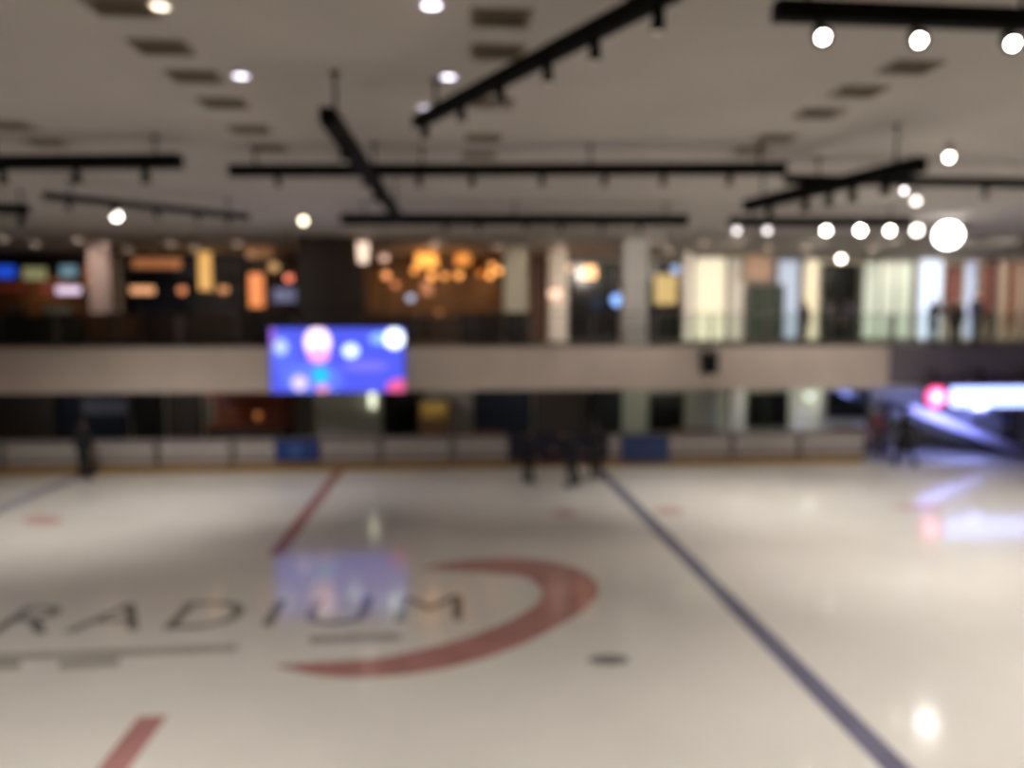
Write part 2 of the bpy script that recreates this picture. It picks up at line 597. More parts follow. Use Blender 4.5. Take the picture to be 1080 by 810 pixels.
base = nt.nodes.new('ShaderNodeRGB')
base.outputs[0].default_value = lin((76, 88, 228)) + (1,)
cur = base.outputs[0]
pxm = SY / FPX
blobs = [  # px, py, rx, ry (pixels), colour, gain
    (300, 376, 12, 22, (84, 104, 240), 1.0), (330, 400, 30, 18, (96, 122, 245), 1.0),
    (296, 366, 7, 8, (190, 215, 255), 1.0), (285, 352, 5, 16, (150, 100, 215), 1.0),
    (335, 361, 13, 15, (255, 222, 240), 1.7), (336, 374, 11, 8, (255, 165, 205), 1.2),
    (370, 370, 8, 7, (215, 240, 255), 1.5), (386, 386, 24, 6, (118, 112, 230), 1.0),
    (402, 357, 12, 6, (130, 175, 255), 1.2), (416, 357, 10, 10, (235, 248, 255), 2.2),
    (338, 396, 8, 8, (0, 190, 245), 1.1), (316, 404, 8, 8, (220, 200, 255), 1.1),
    (340, 410, 7, 5, (230, 150, 200), 1.0), (422, 409, 14, 9, (235, 95, 150), 1.0)]
for px, py, rx, ry, colr, gain in blobs:
    x_, z_ = scr_xy(px, py)
    dx = nmath('DIVIDE', nmath('SUBTRACT', SX, x_), rx * pxm)
    dz = nmath('DIVIDE', nmath('SUBTRACT', SZ, z_), ry * pxm)
    d2 = nmath('ADD', nmath('MULTIPLY', dx, dx), nmath('MULTIPLY', dz, dz))
    f_ = nmath('MULTIPLY', nmath('SUBTRACT', 1.3, d2), 1.6, True)
    mx = nt.nodes.new('ShaderNodeMix')
    mx.data_type = 'RGBA'
    nt.links.new(f_, mx.inputs[0])
    nt.links.new(cur, mx.inputs[6])
    mx.inputs[7].default_value = tuple(v * gain for v in lin(colr)) + (1,)
    cur = mx.outputs[2]
nt.links.new(cur, bs.inputs['Emission Color'])
bs.inputs['Emission Strength'].default_value = 1.25
MB().box(-sw, sw, 0, 0.018, 0, sh).build('display', ms, scr)

# ------------------------------------------------------------------ lit LED sign at the right
SGY = 25.3
a, c = at_y(975, 431, SGY), at_y(1098, 406, SGY)
sg = thing('hanging_sign', 'long glowing white sign with a pink round emblem below the balcony', 'sign', ((a.x + c.x) / 2, SGY, a.z))
w, h = (c.x - a.x) / 2, c.z - a.z
MB().box(-w, w, 0.06, 0.2, -0.02, h + 0.02, 0.02).build('casing', M['lilacpanel'], sg)
for s in (-0.8, 0.0, 0.8):
    MB().bar((s * w, 0.13, h), (s * w, 0.13, SB + 0.6 - a.z), 0.05, 0.05).bar((s * w, 0.13, SB + 0.6 - a.z), (s * w, FY - SGY - 0.06, SB + 0.6 - a.z), 0.05, 0.05).build('bracket', M['black'], sg)
p = at_y(988, 419, SGY)
MB().cone((p.x - sg.location.x, 0.06, h / 2), (p.x - sg.location.x, 0.0, h / 2), 0.36, 0.36, 32).build('emblem_rim', E((255, 70, 150), 2.2), sg)
MB().cone((p.x - sg.location.x, 0.0, h / 2), (p.x - sg.location.x, -0.02, h / 2), 0.22, 0.22, 32).build('emblem', E((255, 190, 225), 3.0), sg)
xa = at_y(1003, 419, SGY).x - sg.location.x
MB().box(xa, w - 0.05, -0.08, 0.06, 0.06, h - 0.06, 0.02).build('light_panel', E((165, 182, 255), 3.2), sg)

# ------------------------------------------------------------------ lighting tracks
TZ = 7.5
ordw = ['first', 'second', 'third', 'fourth', 'fifth', 'sixth', 'seventh', 'eighth', 'ninth', 'tenth']


def track(p0, p1, label, heads, lit=(), thick=0.13, z=TZ, aim=(0.0, 0.25, -1), lens_r=0.05, strength=16, size=0.72, dim=()):
    """p0, p1 pixel ends on the plane z; heads: fractions along the beam"""
    A, B_ = at_z(p0[0], p0[1], z), at_z(p1[0], p1[1], z)
    o = thing('lighting_track', label, 'lighting track', ((A.x + B_.x) / 2, (A.y + B_.y) / 2, z))
    A, B_ = A - o.location, B_ - o.location
    MB().bar(A, B_, thick, thick, bev=0.012).build('beam', M['black'], o)
    nh = max(2, int((B_ - A).length / 3) + 1)
    for k in range(nh):
        p = A.lerp(B_, (k + 0.15) / (nh - 0.7))
        MB().cone(p + Vector((0, 0, thick / 2)), p + Vector((0, 0, CZ - z)), 0.02, 0.02, 10).cone(p + Vector((0, 0, CZ - z - 0.03)), p + Vector((0, 0, CZ - z)), 0.06, 0.06, 14).build('hanger', M['black'], o)
    for k, t in enumerate(heads):
        p = A.lerp(B_, t) - Vector((0, 0, thick / 2))
        on = k in lit
        low = k in dim
        a_ = Vector((-o.location.x * 0.0, -1.0, -0.55)) if (on or low) else Vector(aim)
        if on or low:   # turned towards the viewers' stand
            wp = o.location + p
            a_ = (EYE + Vector((wp.x * 0.5, 0, -1.5)) - wp)
        a_.normalize()
        j = p - Vector((0, 0, 0.10 * size))
        h_ = MB().cone(p, j, 0.018, 0.018, 10)
        h_.cone(j - a_ * 0.05 * size, j + a_ * 0.17 * size, 0.062 * size, 0.085 * size, 20)
        h_.ball(j - a_ * 0.05 * size, 0.062 * size)
        hd = h_.build('lamp_head', M['black'], o)
        lens = MB().cone(j + a_ * 0.172 * size, j + a_ * 0.182 * size, lens_r * size, lens_r * size, 20)
        if on:
            lens.build('lens', E((255, 246, 232), strength), hd)
        elif low:
            lens.build('lens', E((240, 230, 232), strength * 0.16), hd)
        else:
            lens.build('lens', E((255, 236, 210), 0.6), hd)
    return o


def fr(p0, p1, xs_, z=TZ):
    A, B_ = at_z(p0[0], p0[1], z), at_z(p1[0], p1[1], z)
    out = []
    for px in xs_:
        lo, hi = 0.0, 1.0
        for _ in range(30):
            mid = (lo + hi) / 2
            q = A.lerp(B_, mid) - EYE
            v = ROT.transposed() @ q
            x = W / 2 + FPX * v.x / -v.z
            if (x < px) == (p1[0] > p0[0]):
                lo = mid
            else:
                hi = mid
        out.append((lo + hi) / 2)
    return out


track((440, 129), (712, -12), 'long black lighting track slanting up to the top edge above the screen', fr((440, 129), (712, -12), (448, 487, 528, 578, 628, 695)), thick=0.13)
track((345, 121), (420, 229), 'short black lighting track running away from the viewer above the screen', fr((345, 121), (420, 229), (362, 396), 7.25), thick=0.19, z=7.25)
track((243, 180), (828, 178), 'long level black lighting track across the middle of the ceiling', fr((243, 180), (828, 178), (293, 385, 442, 498, 572, 638, 700, 770)), thick=0.17)
track((-30, 172), (190, 170), 'black lighting track reaching in from the left edge, the upper one', fr((-30, 172), (190, 170), (2, 80, 153)), thick=0.2, size=0.95)
track((45, 206), (262, 229), 'faint slanting lighting track above the orange lit stall', fr((45, 206), (262, 229), (72, 120, 165, 208, 240)), thick=0.16)
track((-40, 219), (30, 221), 'short black lighting track end low at the left edge', fr((-40, 219), (30, 221), (22,)), thick=0.24, size=1.1)
track((360, 231), (725, 232), 'thin far lighting track above the warm lit restaurant', fr((360, 231), (725, 232), (470, 505, 555, 592, 635, 675)), thick=0.24)
track((817, 11), (1110, 22), 'thick black lighting track with three glaring lamps at the top right', fr((817, 11), (1110, 22), (865, 966, 1064)), lit=(0, 1, 2), thick=0.16, lens_r=0.045, strength=40, size=0.9)
track((788, 217), (972, 173), 'black lighting track slanting up towards the right', fr((788, 217), (972, 173), (812, 850, 875, 900, 935), 7.22), thick=0.2, z=7.22, size=0.95)
track((828, 189), (1120, 194), 'black lighting track running level to the right edge', fr((828, 189), (1120, 194), (850, 952, 1040)), thick=0.17, dim=(1,), strength=70)
track((770, 234), (960, 234), 'far lighting track with a row of bright lamps above the shop windows', fr((770, 234), (960, 234), (776, 808, 870, 906, 937)), lit=(2, 3, 4), dim=(0, 1), thick=0.22, lens_r=0.08, strength=22, size=1.0)

# floodlights on the ceiling at the right
def ceiling_lamp(name, label, px, py, r, strength, colr=(255, 246, 232), drop=0.25, z=None, group=None):
    zz = CZ if z is None else z
    p = at_z(px, py, zz - drop)
    o = thing(name, label, 'ceiling light', (p.x, p.y, zz), group=group)
    a_ = (EYE + Vector((0, 0, -2)) - p)
    a_.normalize()
    j = Vector((0, 0, -drop)) - a_ * 0.14
    MB().cone((0, 0, 0), (0, 0, -0.03), 0.07, 0.07, 16).cone((0, 0, -0.02), j, 0.02, 0.02, 10).build('stem', M['black'], o)
    MB().cone(j - a_ * 0.10, j + a_ * 0.12, r * 0.75, r * 1.15, 24).cone(j - a_ * 0.18, j - a_ * 0.10, r * 0.45, r * 0.75, 24).build('housing', M['black'], o)
    MB().cone(j + a_ * 0.122, j + a_ * 0.135, r, r, 24).build('lens', E(colr, strength), o)
    return o


ceiling_lamp('ceiling_floodlight', 'dazzling large floodlight at the right end of the far lamp row', 1000, 248, 0.35, 14, (255, 250, 245), 0.45)
ceiling_lamp('ceiling_floodlight', 'bright floodlight just left of the dazzling large floodlight', 967, 243, 0.13, 9)
ceiling_lamp('ceiling_spotlight', 'bright spotlight above the slanting track at the right', 1001, 166, 0.055, 20)
ceiling_lamp('ceiling_spotlight', 'bright spotlight low above the dark doorway', 887, 273, 0.12, 14)
ceiling_lamp('ceiling_spotlight', 'white spotlight under the faint slanting track at the left', 123, 228, 0.10, 12)
ceiling_lamp('ceiling_spotlight', 'cream spotlight left of the broad dark wood pillar', 320, 233, 0.09, 7, (255, 240, 205))
ceiling_lamp('ceiling_spotlight', 'dim spotlight under the level track at the right', 966, 212, 0.08, 5)

# ------------------------------------------------------------------ ceiling vents
def vent_proto():
    o = thing('ceiling_vent', '', 'ceiling vent', (0, 0, CZ), group='dark square vents in the ceiling')
    w_, d_ = 0.30, 0.22
    f = MB().box(-w_, w_, -d_, -d_ + 0.05, -0.03, 0).box(-w_, w_, d_ - 0.05, d_, -0.03, 0).box(-w_, -w_ + 0.05, -d_, d_, -0.03, 0).box(w_ - 0.05, w_, -d_, d_, -0.03, 0)
    f.build('frame', M['vent'], o)
    g = MB().box(-w_ + 0.05, w_ - 0.05, -d_ + 0.05, d_ - 0.05, -0.006, 0)
    for k in range(6):
        y = -d_ + 0.085 + k * (2 * d_ - 0.17) / 5
        g.bar((-w_ + 0.05, y, -0.016), (w_ - 0.05, y, -0.016), 0.012, 0.04, up=Vector((0, 0.5, 1)))
    g.build('grille', M['ventd'], o)
    return o


rows = [('in the row above the lit stalls', [(128, 6), (171, 49), (206, 80), (236, 108), (264, 136), (284, 155)]),
        ('in the row crossing the long slanting track', [(528, 18), (525, 54), (519, 108), (510, 145), (505, 163)]),
        ('in the row left of the glaring lamps', [(960, 70), (905, 96), (864, 119), (818, 145), (792, 159)]),
        ('at the left edge above the upper track', [(12, 132), (50, 150)])]
vp = None
for desc, pts in rows:
    for k, (px, py) in enumerate(pts):
        if vp is None:
            vp = v = vent_proto()
        else:
            v = copy_tree(vp)
        q = at_z(px, py, CZ)
        v.location = (q.x, q.y, CZ)
        v['label'] = 'dark ceiling vent, %s from the viewer %s' % (ordw[k], desc)

# ------------------------------------------------------------------ recessed downlights
def downlight(label, px, py, r, m, group):
    q = at_z(px, py, CZ)
    o = thing('ceiling_downlight', label, 'downlight', (q.x, q.y, CZ), group=group)
    MB().ring((0, 0), r, r + 0.03, -0.02, 0).build('trim_ring', M['white'], o, True)
    MB().cone((0, 0, -0.012), (0, 0, 0), r, r, 24).build('lens', m, o)
    return o


dn = [(455, 4, 'recessed downlight at the top edge left of the middle vents'), (473, 80, 'lilac white downlight above the end of the long slanting track'),
      (447, 112, 'dim downlight at the lower end of the long slanting track'), (254, 79, 'recessed downlight right of the vent row above the stalls'),
      (168, 5, 'recessed downlight beside the first vent at the top left')]
for i, (px, py, l) in enumerate(dn):
    downlight(l, px, py, 0.085, E((238, 230, 255) if i != 4 else (255, 240, 210), (7, 5, 1.6, 5, 4)[i]), 'downlights in the rink ceiling')
far_dn = [(4, 252, 'at the left edge above the blue screens'), (37, 257, 'above the second menu screen'), (82, 253, 'left of the lilac grey pillar'), (110, 257, 'above the lilac grey pillar'),
          (50, 269, 'low above the menu screens'), (135, 264, 'right of the lilac grey pillar'), (180, 257, 'above the orange lit stall'), (205, 262, 'left of the tall yellow lamp'), (250, 257, 'left of the broad dark wood pillar'),
          (458, 258, 'above the restaurant lamps'), (525, 260, 'left of the pale green pillar'), (591, 260, 'above the narrow pale pillar'), (658, 262, 'above the white pillar'),
          (705, 264, 'above the yellow shop panel'), (742, 256, 'above the cream lit window'), (810, 260, 'above the pale blue display'), (850, 262, 'left of the low bright spotlight'), (920, 262, 'right of the low bright spotlight')]
for i, (px, py, l) in enumerate(far_dn):
    downlight('small round downlight ' + l, px, py, 0.16, E((255, 226, 200), 2.6), 'downlights over the upper walkway')

# ------------------------------------------------------------------ upper floor shops
def lit_sign(label, px0, px1, py0, py1, rgb, s, y=34.2, name='lit_sign', cat='lit sign', fm='blackp', group=None, depth=0.12):
    return flat_sign(name, label, cat, px0, px1, py0, py1, y, M[fm], E(rgb, s), depth, group, 0.05, 'light_face')


def stall(label, px0, px1, y0, back_m, counter_m, header_m, head_z=6.9):
    """an open food stall: back panel, two sides, counter with worktop, header"""
    a, c = at_y(px0, 340, y0), at_y(px1, 340, y0)
    L = c.x - a.x
    D = WY - y0 - 0.05
    o = thing('food_stall', label, 'food stall', (a.x, y0, UF))
    MB().box(0.08, L - 0.08, D - 0.06, D, 0, CZ - UF - 0.02).build('back_panel', M[back_m], o)
    for x in (0, L - 0.08):
        MB().box(x, x + 0.08, 0.2, D, 0, CZ - UF - 0.02).build('side_panel', M['blackp'], o)
    MB().box(0.08, L - 0.08, 0.2, 0.35, head_z - UF, CZ - UF - 0.02).build('header', M[header_m], o)
    cn = MB().box(0.1, L - 0.1, 0.0, 0.6, 0.06, 1.0, 0.01).build('counter', M[counter_m], o)
    MB().box(0.05, L - 0.05, -0.05, 0.66, 1.0, 1.05, 0.01).build('worktop', M['wood'], cn)
    MB().box(0.12, L - 0.12, 0.05, 0.55, 0.0, 0.06).build('plinth', M['blackp'], cn)
    return o


SY0 = 34.4
stall('brown food stall with blue menu screens at the left edge', -40, 92, SY0, 'brown', 'greengrey', 'wood')
stall('dark food stall with orange lit signs', 128, 258, SY0, 'navy', 'wood', 'navy')
stall('dark food stall with the tall orange lantern', 262, 330, SY0, 'darkwall', 'blackp', 'wood')
stall('warm brown restaurant front with hanging amber lamps', 372, 531, SY0, 'warmbrown', 'wood', 'brown', 7.3)

FS = SY0 - 0.2
fr_y = SY0 + 0.05
lit_sign('bright blue menu screen at the left edge', -6, 17, 279, 294, (36, 84, 220), 0.8, fr_y)
lit_sign('cream and green menu screen, second from the left edge', 23, 50, 281, 296, (165, 165, 120), 0.55, fr_y)
lit_sign('pale blue menu screen left of the lilac grey pillar', 62, 82, 279, 293, (130, 170, 190), 0.55, fr_y)
lit_sign('dull red strip sign under the cream menu screen', -4, 34, 300, 306, (150, 62, 48), 0.35, fr_y - 0.15, name='strip_sign')
lit_sign('red end strip beside the glowing pink white sign', 43, 56, 301, 309, (170, 70, 66), 0.5, fr_y - 0.15, name='strip_sign')
lit_sign('glowing pink white sign under the pale blue menu screen', 58, 86, 301, 311, (240, 215, 245), 1.1, fr_y - 0.15)
lit_sign('dull orange narrow panel beside the lilac grey pillar', 88, 95, 277, 304, (170, 100, 60), 0.3, fr_y - 0.3, name='wall_sign')
lit_sign('long dim orange sign along the top of the dark stall', 138, 192, 271, 284, (200, 130, 84), 0.5, fr_y)
lit_sign('short bright orange sign under the long dim one', 136, 164, 301, 311, (250, 180, 130), 1.0, fr_y - 0.15)
lit_sign('small orange sign right of the tall yellow lamp', 229, 242, 301, 310, (225, 160, 110), 0.8, fr_y - 0.15)
lit_sign('blue grey panel beside the tall orange lantern', 286, 313, 303, 320, (110, 120, 160), 0.55, fr_y - 0.4)
lit_sign('dim brown lit panel above the tall orange lantern', 258, 290, 259, 273, (170, 120, 78), 0.4, 31.5, name='hanging_sign', cat='lit sign')


def lamp_column(label, px, py0, py1, y, r, rgb, s):
    a, c = at_y(px, py1, y), at_y(px, py0, y)
    o = thing('lamp_post', label, 'column lamp', (a.x, y, UF))
    MB().cone((0, 0, 0), (0, 0, 0.05), 0.2, 0.18, 20).cone((0, 0, 0.05), (0, 0, a.z - UF), 0.06, 0.06, 14).build('base', M['blackp'], o)
    MB().cone((0, 0, a.z - UF), (0, 0, c.z - UF), r, r, 20).build('shade', E(rgb, s), o, False)
    MB().cone((0, 0, c.z - UF), (0, 0, c.z - UF + 0.06), r * 1.1, r * 0.6, 20).build('cap', M['blackp'], o)
    return o


lamp_column('tall yellow column lamp in the orange lit stall', 217, 266, 306, 33.5, 0.26, (235, 185, 110), 0.75)
lamp_column('tall orange lantern column beside the blue grey panel', 271, 289, 324, 33.0, 0.30, (245, 150, 92), 0.85)


def pendant(label, px, py, y, r, rgb, s, group='amber lamps of the restaurant'):
    p = at_y(px, py, y)
    o = thing('pendant_lamp', label, 'pendant lamp', (p.x, y, CZ), group=group)
    z = p.z - CZ
    MB().cone((0, 0, 0), (0, 0, -0.03), 0.06, 0.06, 14).cone((0, 0, 0), (0, 0, z + r), 0.01, 0.01, 8).build('cord', M['black'], o)
    MB().cone((0, 0, z + r * 0.6), (0, 0, z + r * 1.15), r * 0.8, r * 0.25, 18).build('cap', M['black'], o)
    MB().ball((0, 0, z), r, sub=3).build('globe', E(rgb, s), o, True)
    return o


def wlab(*a):
    return a


AM = (255, 170, 90)
pend = [
    (405, 272, .17, (250, 205, 180), 1.3, 'pale pendant right of the dark wood pillar'), (407, 290, .17, (255, 165, 100), 1.8, 'orange pendant just below the pale pendant'),
    (417, 300, .15, (235, 150, 100), 0.9, 'dim orange pendant, lowest beside the wood pillar'), (437, 285, .14, AM, 1.6, 'first small amber pendant left of the large amber shades'),
    (455, 291, .16, AM, 2.0, 'amber pendant right under the brightest amber shade'), (469, 291, .14, AM, 1.6, 'amber pendant between the two amber shades'),
    (484, 290, .15, AM, 2.0, 'amber pendant under the dimmer amber shade'), (507, 288, .13, (240, 140, 60), 1.0, 'dim amber pendant left of the bright trio'),
    (517, 290, .15, AM, 2.4, 'lower bright amber pendant left of the pale green pillar'), (519, 280, .14, AM, 1.8, 'upper amber pendant left of the pale green pillar'),
    (526, 285, .15, AM, 2.2, 'amber pendant touching the pale green pillar'), (305, 293, .16, (255, 140, 110), 2.2, 'red orange pendant left of the dark wood pillar'),
    (289, 281, .2, (225, 180, 120), 0.8, 'large dim yellow pendant above the blue grey panel'), (433, 314, .17, (190, 205, 235), 1.0, 'small bluish white pendant low beside the screen'),
    (463, 330, .15, (190, 130, 70), 0.7, 'faint amber pendant hanging lowest in the restaurant'), (192, 306, .17, (220, 140, 95), 1.1, 'small round orange pendant in the dark stall'),
    (600, 282, .16, (230, 190, 160), 1.4, 'pale ring pendant left of the bright orange lamp'), (585, 310, .26, (245, 205, 180), 1.4, 'large pinkish white globe on the narrow pale pillar'),
    (652, 316, .30, (130, 175, 250), 1.7, 'blue white globe at the right side of the dark shop'), (712, 284, .2, (150, 175, 225), 0.9, 'pale blue globe above the yellow shop panel')]
for px, py, r, rgb, s, l in pend:
    pendant(l, px, py, (33.1 + 0.5 * (pend.index((px, py, r, rgb, s, l)) % 3)) if px < 575 or px > 590 else 31.5, r, rgb, s, 'hanging lamps of the upper shops')


def drum(label, px0, px1, py0, py1, rgb, s, y=32.2):
    a, c = at_y(px0, py1, y), at_y(px1, py0, y)
    r = (c.x - a.x) / 2
    o = thing('pendant_lamp', label, 'pendant lamp', ((a.x + c.x) / 2, y, CZ), group='hanging lamps of the upper shops')
    MB().cone((0, 0, 0), (0, 0, -0.03), 0.07, 0.07, 14).cone((0, 0, 0), (0, 0, c.z - CZ), 0.012, 0.012, 8).build('cord', M['black'], o)
    MB().cone((0, 0, a.z - CZ), (0, 0, c.z - CZ), r, r * 0.85, 28).build('shade', E(rgb, s), o, False)


drum('brightest wide amber shade in the restaurant', 437, 462, 268, 281, (255, 175, 80), 1.5)
drum('dimmer wide amber shade right of the brightest one', 480, 497, 268, 279, (235, 150, 70), 0.9)
drum('bright orange drum lamp in the dark shop', 614, 629, 281, 293, (255, 190, 130), 2.0)
drum('dim salmon shade low in the restaurant', 444, 456, 296, 311, (190, 130, 95), 0.5, 30.8)

# lantern on the wood pillar
def wall_lamp(label, px, py0, py1, y, hw, rgb, s):
    a, c = at_y(px, py1, y), at_y(px, py0, y)
    o = thing('wall_lamp', label, 'wall lamp', (a.x, y, a.z))
    h_ = c.z - a.z
    MB().box(-hw * 0.7, hw * 0.7, 0.12, 0.18, 0.05, h_ - 0.05, 0.01).bar((0, 0.06, h_ * 0.5), (0, 0.14, h_ * 0.5), 0.05, 0.05).build('back_plate', M['blackp'], o)
    MB().cone((0, 0, 0), (0, 0, h_), hw * 0.8, hw, 20).build('shade', E(rgb, s), o)
    return o


wall_lamp('tall warm white lantern on the right edge of the dark wood pillar', 383, 256, 277, 27.2, 0.2, (255, 225, 200), 1.4)
wall_lamp('white lamp glowing on the grey pillar under the big screen', 393, 411, 430, 26.8, 0.13, (240, 245, 215), 1.5)
wall_lamp('white lamp at the top of the pillar between the dark windows', 853, 414, 423, 28.3, 0.2, (225, 235, 215), 0.9)

# low dark counters in front of the restaurant
def counter(label, px0, px1, y, h_, m, topm='wood'):
    a, c = at_y(px0, 350, y), at_y(px1, 350, y)
    L = c.x - a.x
    o = thing('service_counter', label, 'counter', (a.x, y, UF))
    MB().box(0.03, L - 0.03, 0.05, 0.6, 0.08, h_ - 0.05, 0.01).build('body', M[m], o)
    MB().box(0, L, 0, 0.66, h_ - 0.05, h_, 0.01).build('worktop', M[topm], o)
    MB().box(0.06, L - 0.06, 0.1, 0.55, 0, 0.08).build('plinth', M['blackp'], o)


counter('black counter in front of the restaurant, left of the pale green pillar', 485, 530, 29.5, 1.15, 'blackp', 'blackp')
counter('black counter in front of the pale green pillar', 532, 560, 29.5, 1.2, 'blackp', 'blackp')
counter('dark brown counter behind the railing below the orange lit stall', 150, 262, 29.5, 1.05, 'wood')
counter('black low counter left of the big screen', 264, 312, 28.8, 1.1, 'blackp')
counter('dark green counter below the blue menu screens', -30, 84, 29.5, 1.0, 'green')
counter('brown counter below the lilac grey pillar', 90, 146, 29.5, 1.1, 'brown')


# shop fronts on the right half: glazed units with frames
def shopfront(label, px0, px1, py0, y, inside, frame='post', mull=1, cat='shop window', lit=None, base_z=None, name='shop_front'):
    a, c = at_y(px0, 340, y), at_y(px1, py0, y)
    L, h_ = c.x - a.x, min(c.z, CZ - 0.05) - UF
    z0 = 0 if base_z is None else base_z
    o = thing(name, label, cat, (a.x, y, UF))
    t = 0.07
    f = MB().box(0, L, 0, 0.1, h_ - t, h_).box(0, L, 0, 0.1, 0, max(z0, t))
    for k in range(mull + 1):
        x = k * (L - t) / mull
        f.box(x, x + t, 0, 0.1, 0, h_)
    f.build('frame', M[frame], o)
    MB().box(t, L - t, 0.05, 0.09, max(z0, t), h_ - t).build('display_panel', inside, o)
    return o


shopfront('dark shop opening with an orange and a blue lamp', 600, 655, 275, 35.4, M['pane'], 'blackp', 3)
shopfront('dark shop window with a yellow lit panel', 683, 722, 275, 34.8, M['pane'], 'blackp', 2)
shopfront('reddish brown shop door beside the pale green pillar', 558, 578, 272, 35.4, mat('red_brown_door', (88, 60, 46), 0.6), 'brown', 1, 'shop door')
shopfront('tall cream lit shop window', 731, 767, 266, 34.6, E((224, 220, 194), 0.5), 'white', 1)
shopfront('white shop panel right of the cream lit window', 769, 786, 272, 34.8, M['white'], 'white', 1, 'shop panel')
shopfront('dark green glazed display right of the white panel', 788, 828, 300, 34.4, M['green'], 'post', 2)
shopfront('pale blue lit display beside the dark green one', 818, 845, 272, 34.9, E((165, 180, 205), 0.45), 'post', 1)
shopfront('narrow cream lit display left of the dark doorway', 847, 865, 273, 34.6, E((228, 218, 186), 0.5), 'white', 1)
shopfront('dark doorway under the low bright spotlight', 867, 906, 278, 34.6, M['pane'], 'blackp', 2, 'doorway')
shopfront('wide pale green glazed shop front', 908, 965, 275, 34.6, E((190, 202, 190), 0.34), 'steel', 3)
shopfront('bright pale blue lit window at the right', 967, 996, 272, 34.6, E((195, 212, 240), 0.85), 'white', 1)
shopfront('pale blue lit strip between the red banners', 1015, 1032, 275, 34.9, E((170, 185, 220), 0.5), 'white', 1)
shopfront('beige shop panel at the right edge', 1052, 1100, 268, 34.9, mat('beige_panel', (200, 175, 155), 0.7), 'white', 2, 'shop panel')
lit_sign('yellow lit panel in the dark shop window', 689, 716, 288, 322, (205, 178, 112), 0.36, 34.5, name='wall_sign')


def wall_banner(label, px0, px1, py0, py1, y, m):
    a, c = at_y(px0, py1, y), at_y(px1, py0, y)
    L = (c.x - a.x) / 2
    o = thing('hanging_banner', label, 'banner', ((a.x + c.x) / 2, y, a.z))
    h_ = c.z - a.z
    MB().box(-L, L, 0, 0.02, 0.0, h_).build('cloth', m, o)
    MB().cone((-L - 0.05, 0.01, h_), (L + 0.05, 0.01, h_), 0.025, 0.025, 10).build('rod', M['steel'], o)
    MB().cone((-L, 0.01, 0), (L, 0.01, 0), 0.02, 0.02, 10).build('hem_bar', M['steel'], o)


wall_banner('red brown banner right of the bright pale blue window', 998, 1014, 280, 322, 34.5, M['red'])
wall_banner('dull red banner left of the right edge shop panel', 1034, 1051, 279, 330, 34.5, M['red'])
wall_banner('thin dark and red banner near the right edge', 1066, 1073, 276, 345, 34.5, M['redbrown'])
wall_banner('pinkish beige cloth panel above the dark green display', 786, 815, 264, 296, 34.3, mat('beige_cloth', (190, 160, 140), 0.8))

# small goods on the far left counter
def goods(label, px, w_, h_, m, y=29.8):
    p = at_y(px, 340, y)
    o = thing('display_case', label, 'display case', (p.x, y, UF + 1.0))
    MB().box(-w_, w_, -0.2, 0.2, 0, 0.08, 0.01).build('base', M['blackp'], o)
    MB().box(-w_ * .92, w_ * .92, -0.17, 0.17, 0.08, h_ - .05, 0.03).build('contents', m, o)
    MB().box(-w_, w_, -0.2, 0.2, h_ - 0.05, h_, 0.01).build('lid', M['steel'], o)


goods('small green grey display case on the dark green counter', 18, 0.3, 0.42, M['greengrey'])
goods('wide pale green display case on the dark green counter', 62, 0.5, 0.45, mat('pale_goods', (130, 140, 136), 0.6, mottle=0.3))

# speaker hung on the fascia
p = at_y(748, 394, FY - 0.45)
sp = thing('hanging_speaker', 'black loudspeaker hung on the balcony edge', 'loudspeaker', (p.x, FY - 0.42, p.z))
MB().box(-0.26, 0.26, -0.18, 0.18, 0, 0.72, 0.03).build('cabinet', M['blackp'], sp)
MB().cone((0, -0.18, 0.25), (0, -0.19, 0.25), 0.19, 0.19, 24).cone((0, -0.18, 0.56), (0, -0.19, 0.56), 0.08, 0.08, 20).build('driver', M['black'], sp)
MB().bar((0, 0.18, 0.4), (0, 0.41, 0.4), 0.08, 0.08).box(-0.15, 0.15, 0.39, 0.415, 0.25, 0.55).bar((-0.3, 0, 0.78), (0.3, 0, 0.78), 0.05, 0.03).bar((0.29, 0, 0.36), (0.29, 0, 0.8), 0.03, 0.05).bar((-0.29, 0, 0.36), (-0.29, 0, 0.8), 0.03, 0.05).build('bracket', M['black'], sp)

# ------------------------------------------------------------------ lower floor things
# red brown kiosk
a, c = at_y(216, 440, 28.2), at_y(302, 440, 28.2)
L = c.x - a.x
ks = thing('kiosk', 'red brown kiosk with one small orange lamp behind the boards', 'kiosk', (a.x, 28.2, 0))
MB().box(0, L, 0, 0.8, 0.0, 1.15, 0.02).build('counter', M['wood'], ks)
MB().box(-0.05, L + 0.05, -0.06, 0.86, 1.15, 1.2, 0.01).build('worktop', M['redbrown'], ks)
MB().box(0, L, 1.2, 1.28, 0, 2.4).build('back_panel', M['redbrown'], ks)
for x in (0.04, L - 0.12):
    MB().box(x, x + 0.08, 0.04, 0.12, 1.2, 2.2).build('post', M['wood'], ks)
MB().prism([(0, 0), (L, 0), (L, 1.3), (0, 1.3)], 2.2, 2.42).build('canopy', M['redbrown'], ks)
kp = at_y(272, 438, 28.5)
kl = thing('pendant_lamp', 'small orange lamp hanging in the red brown kiosk', 'pendant lamp', (kp.x, 28.5, 2.19))
MB().cone((0, 0, 0), (0, 0, kp.z - 2.2 + 0.1), 0.01, 0.01, 8).build('cord', M['black'], kl)
MB().ball((0, 0, kp.z - 2.2), 0.12, sub=3).build('globe', E((240, 150, 80), 0.5), kl, True)
pp = at_y(238, 425, 28.1)
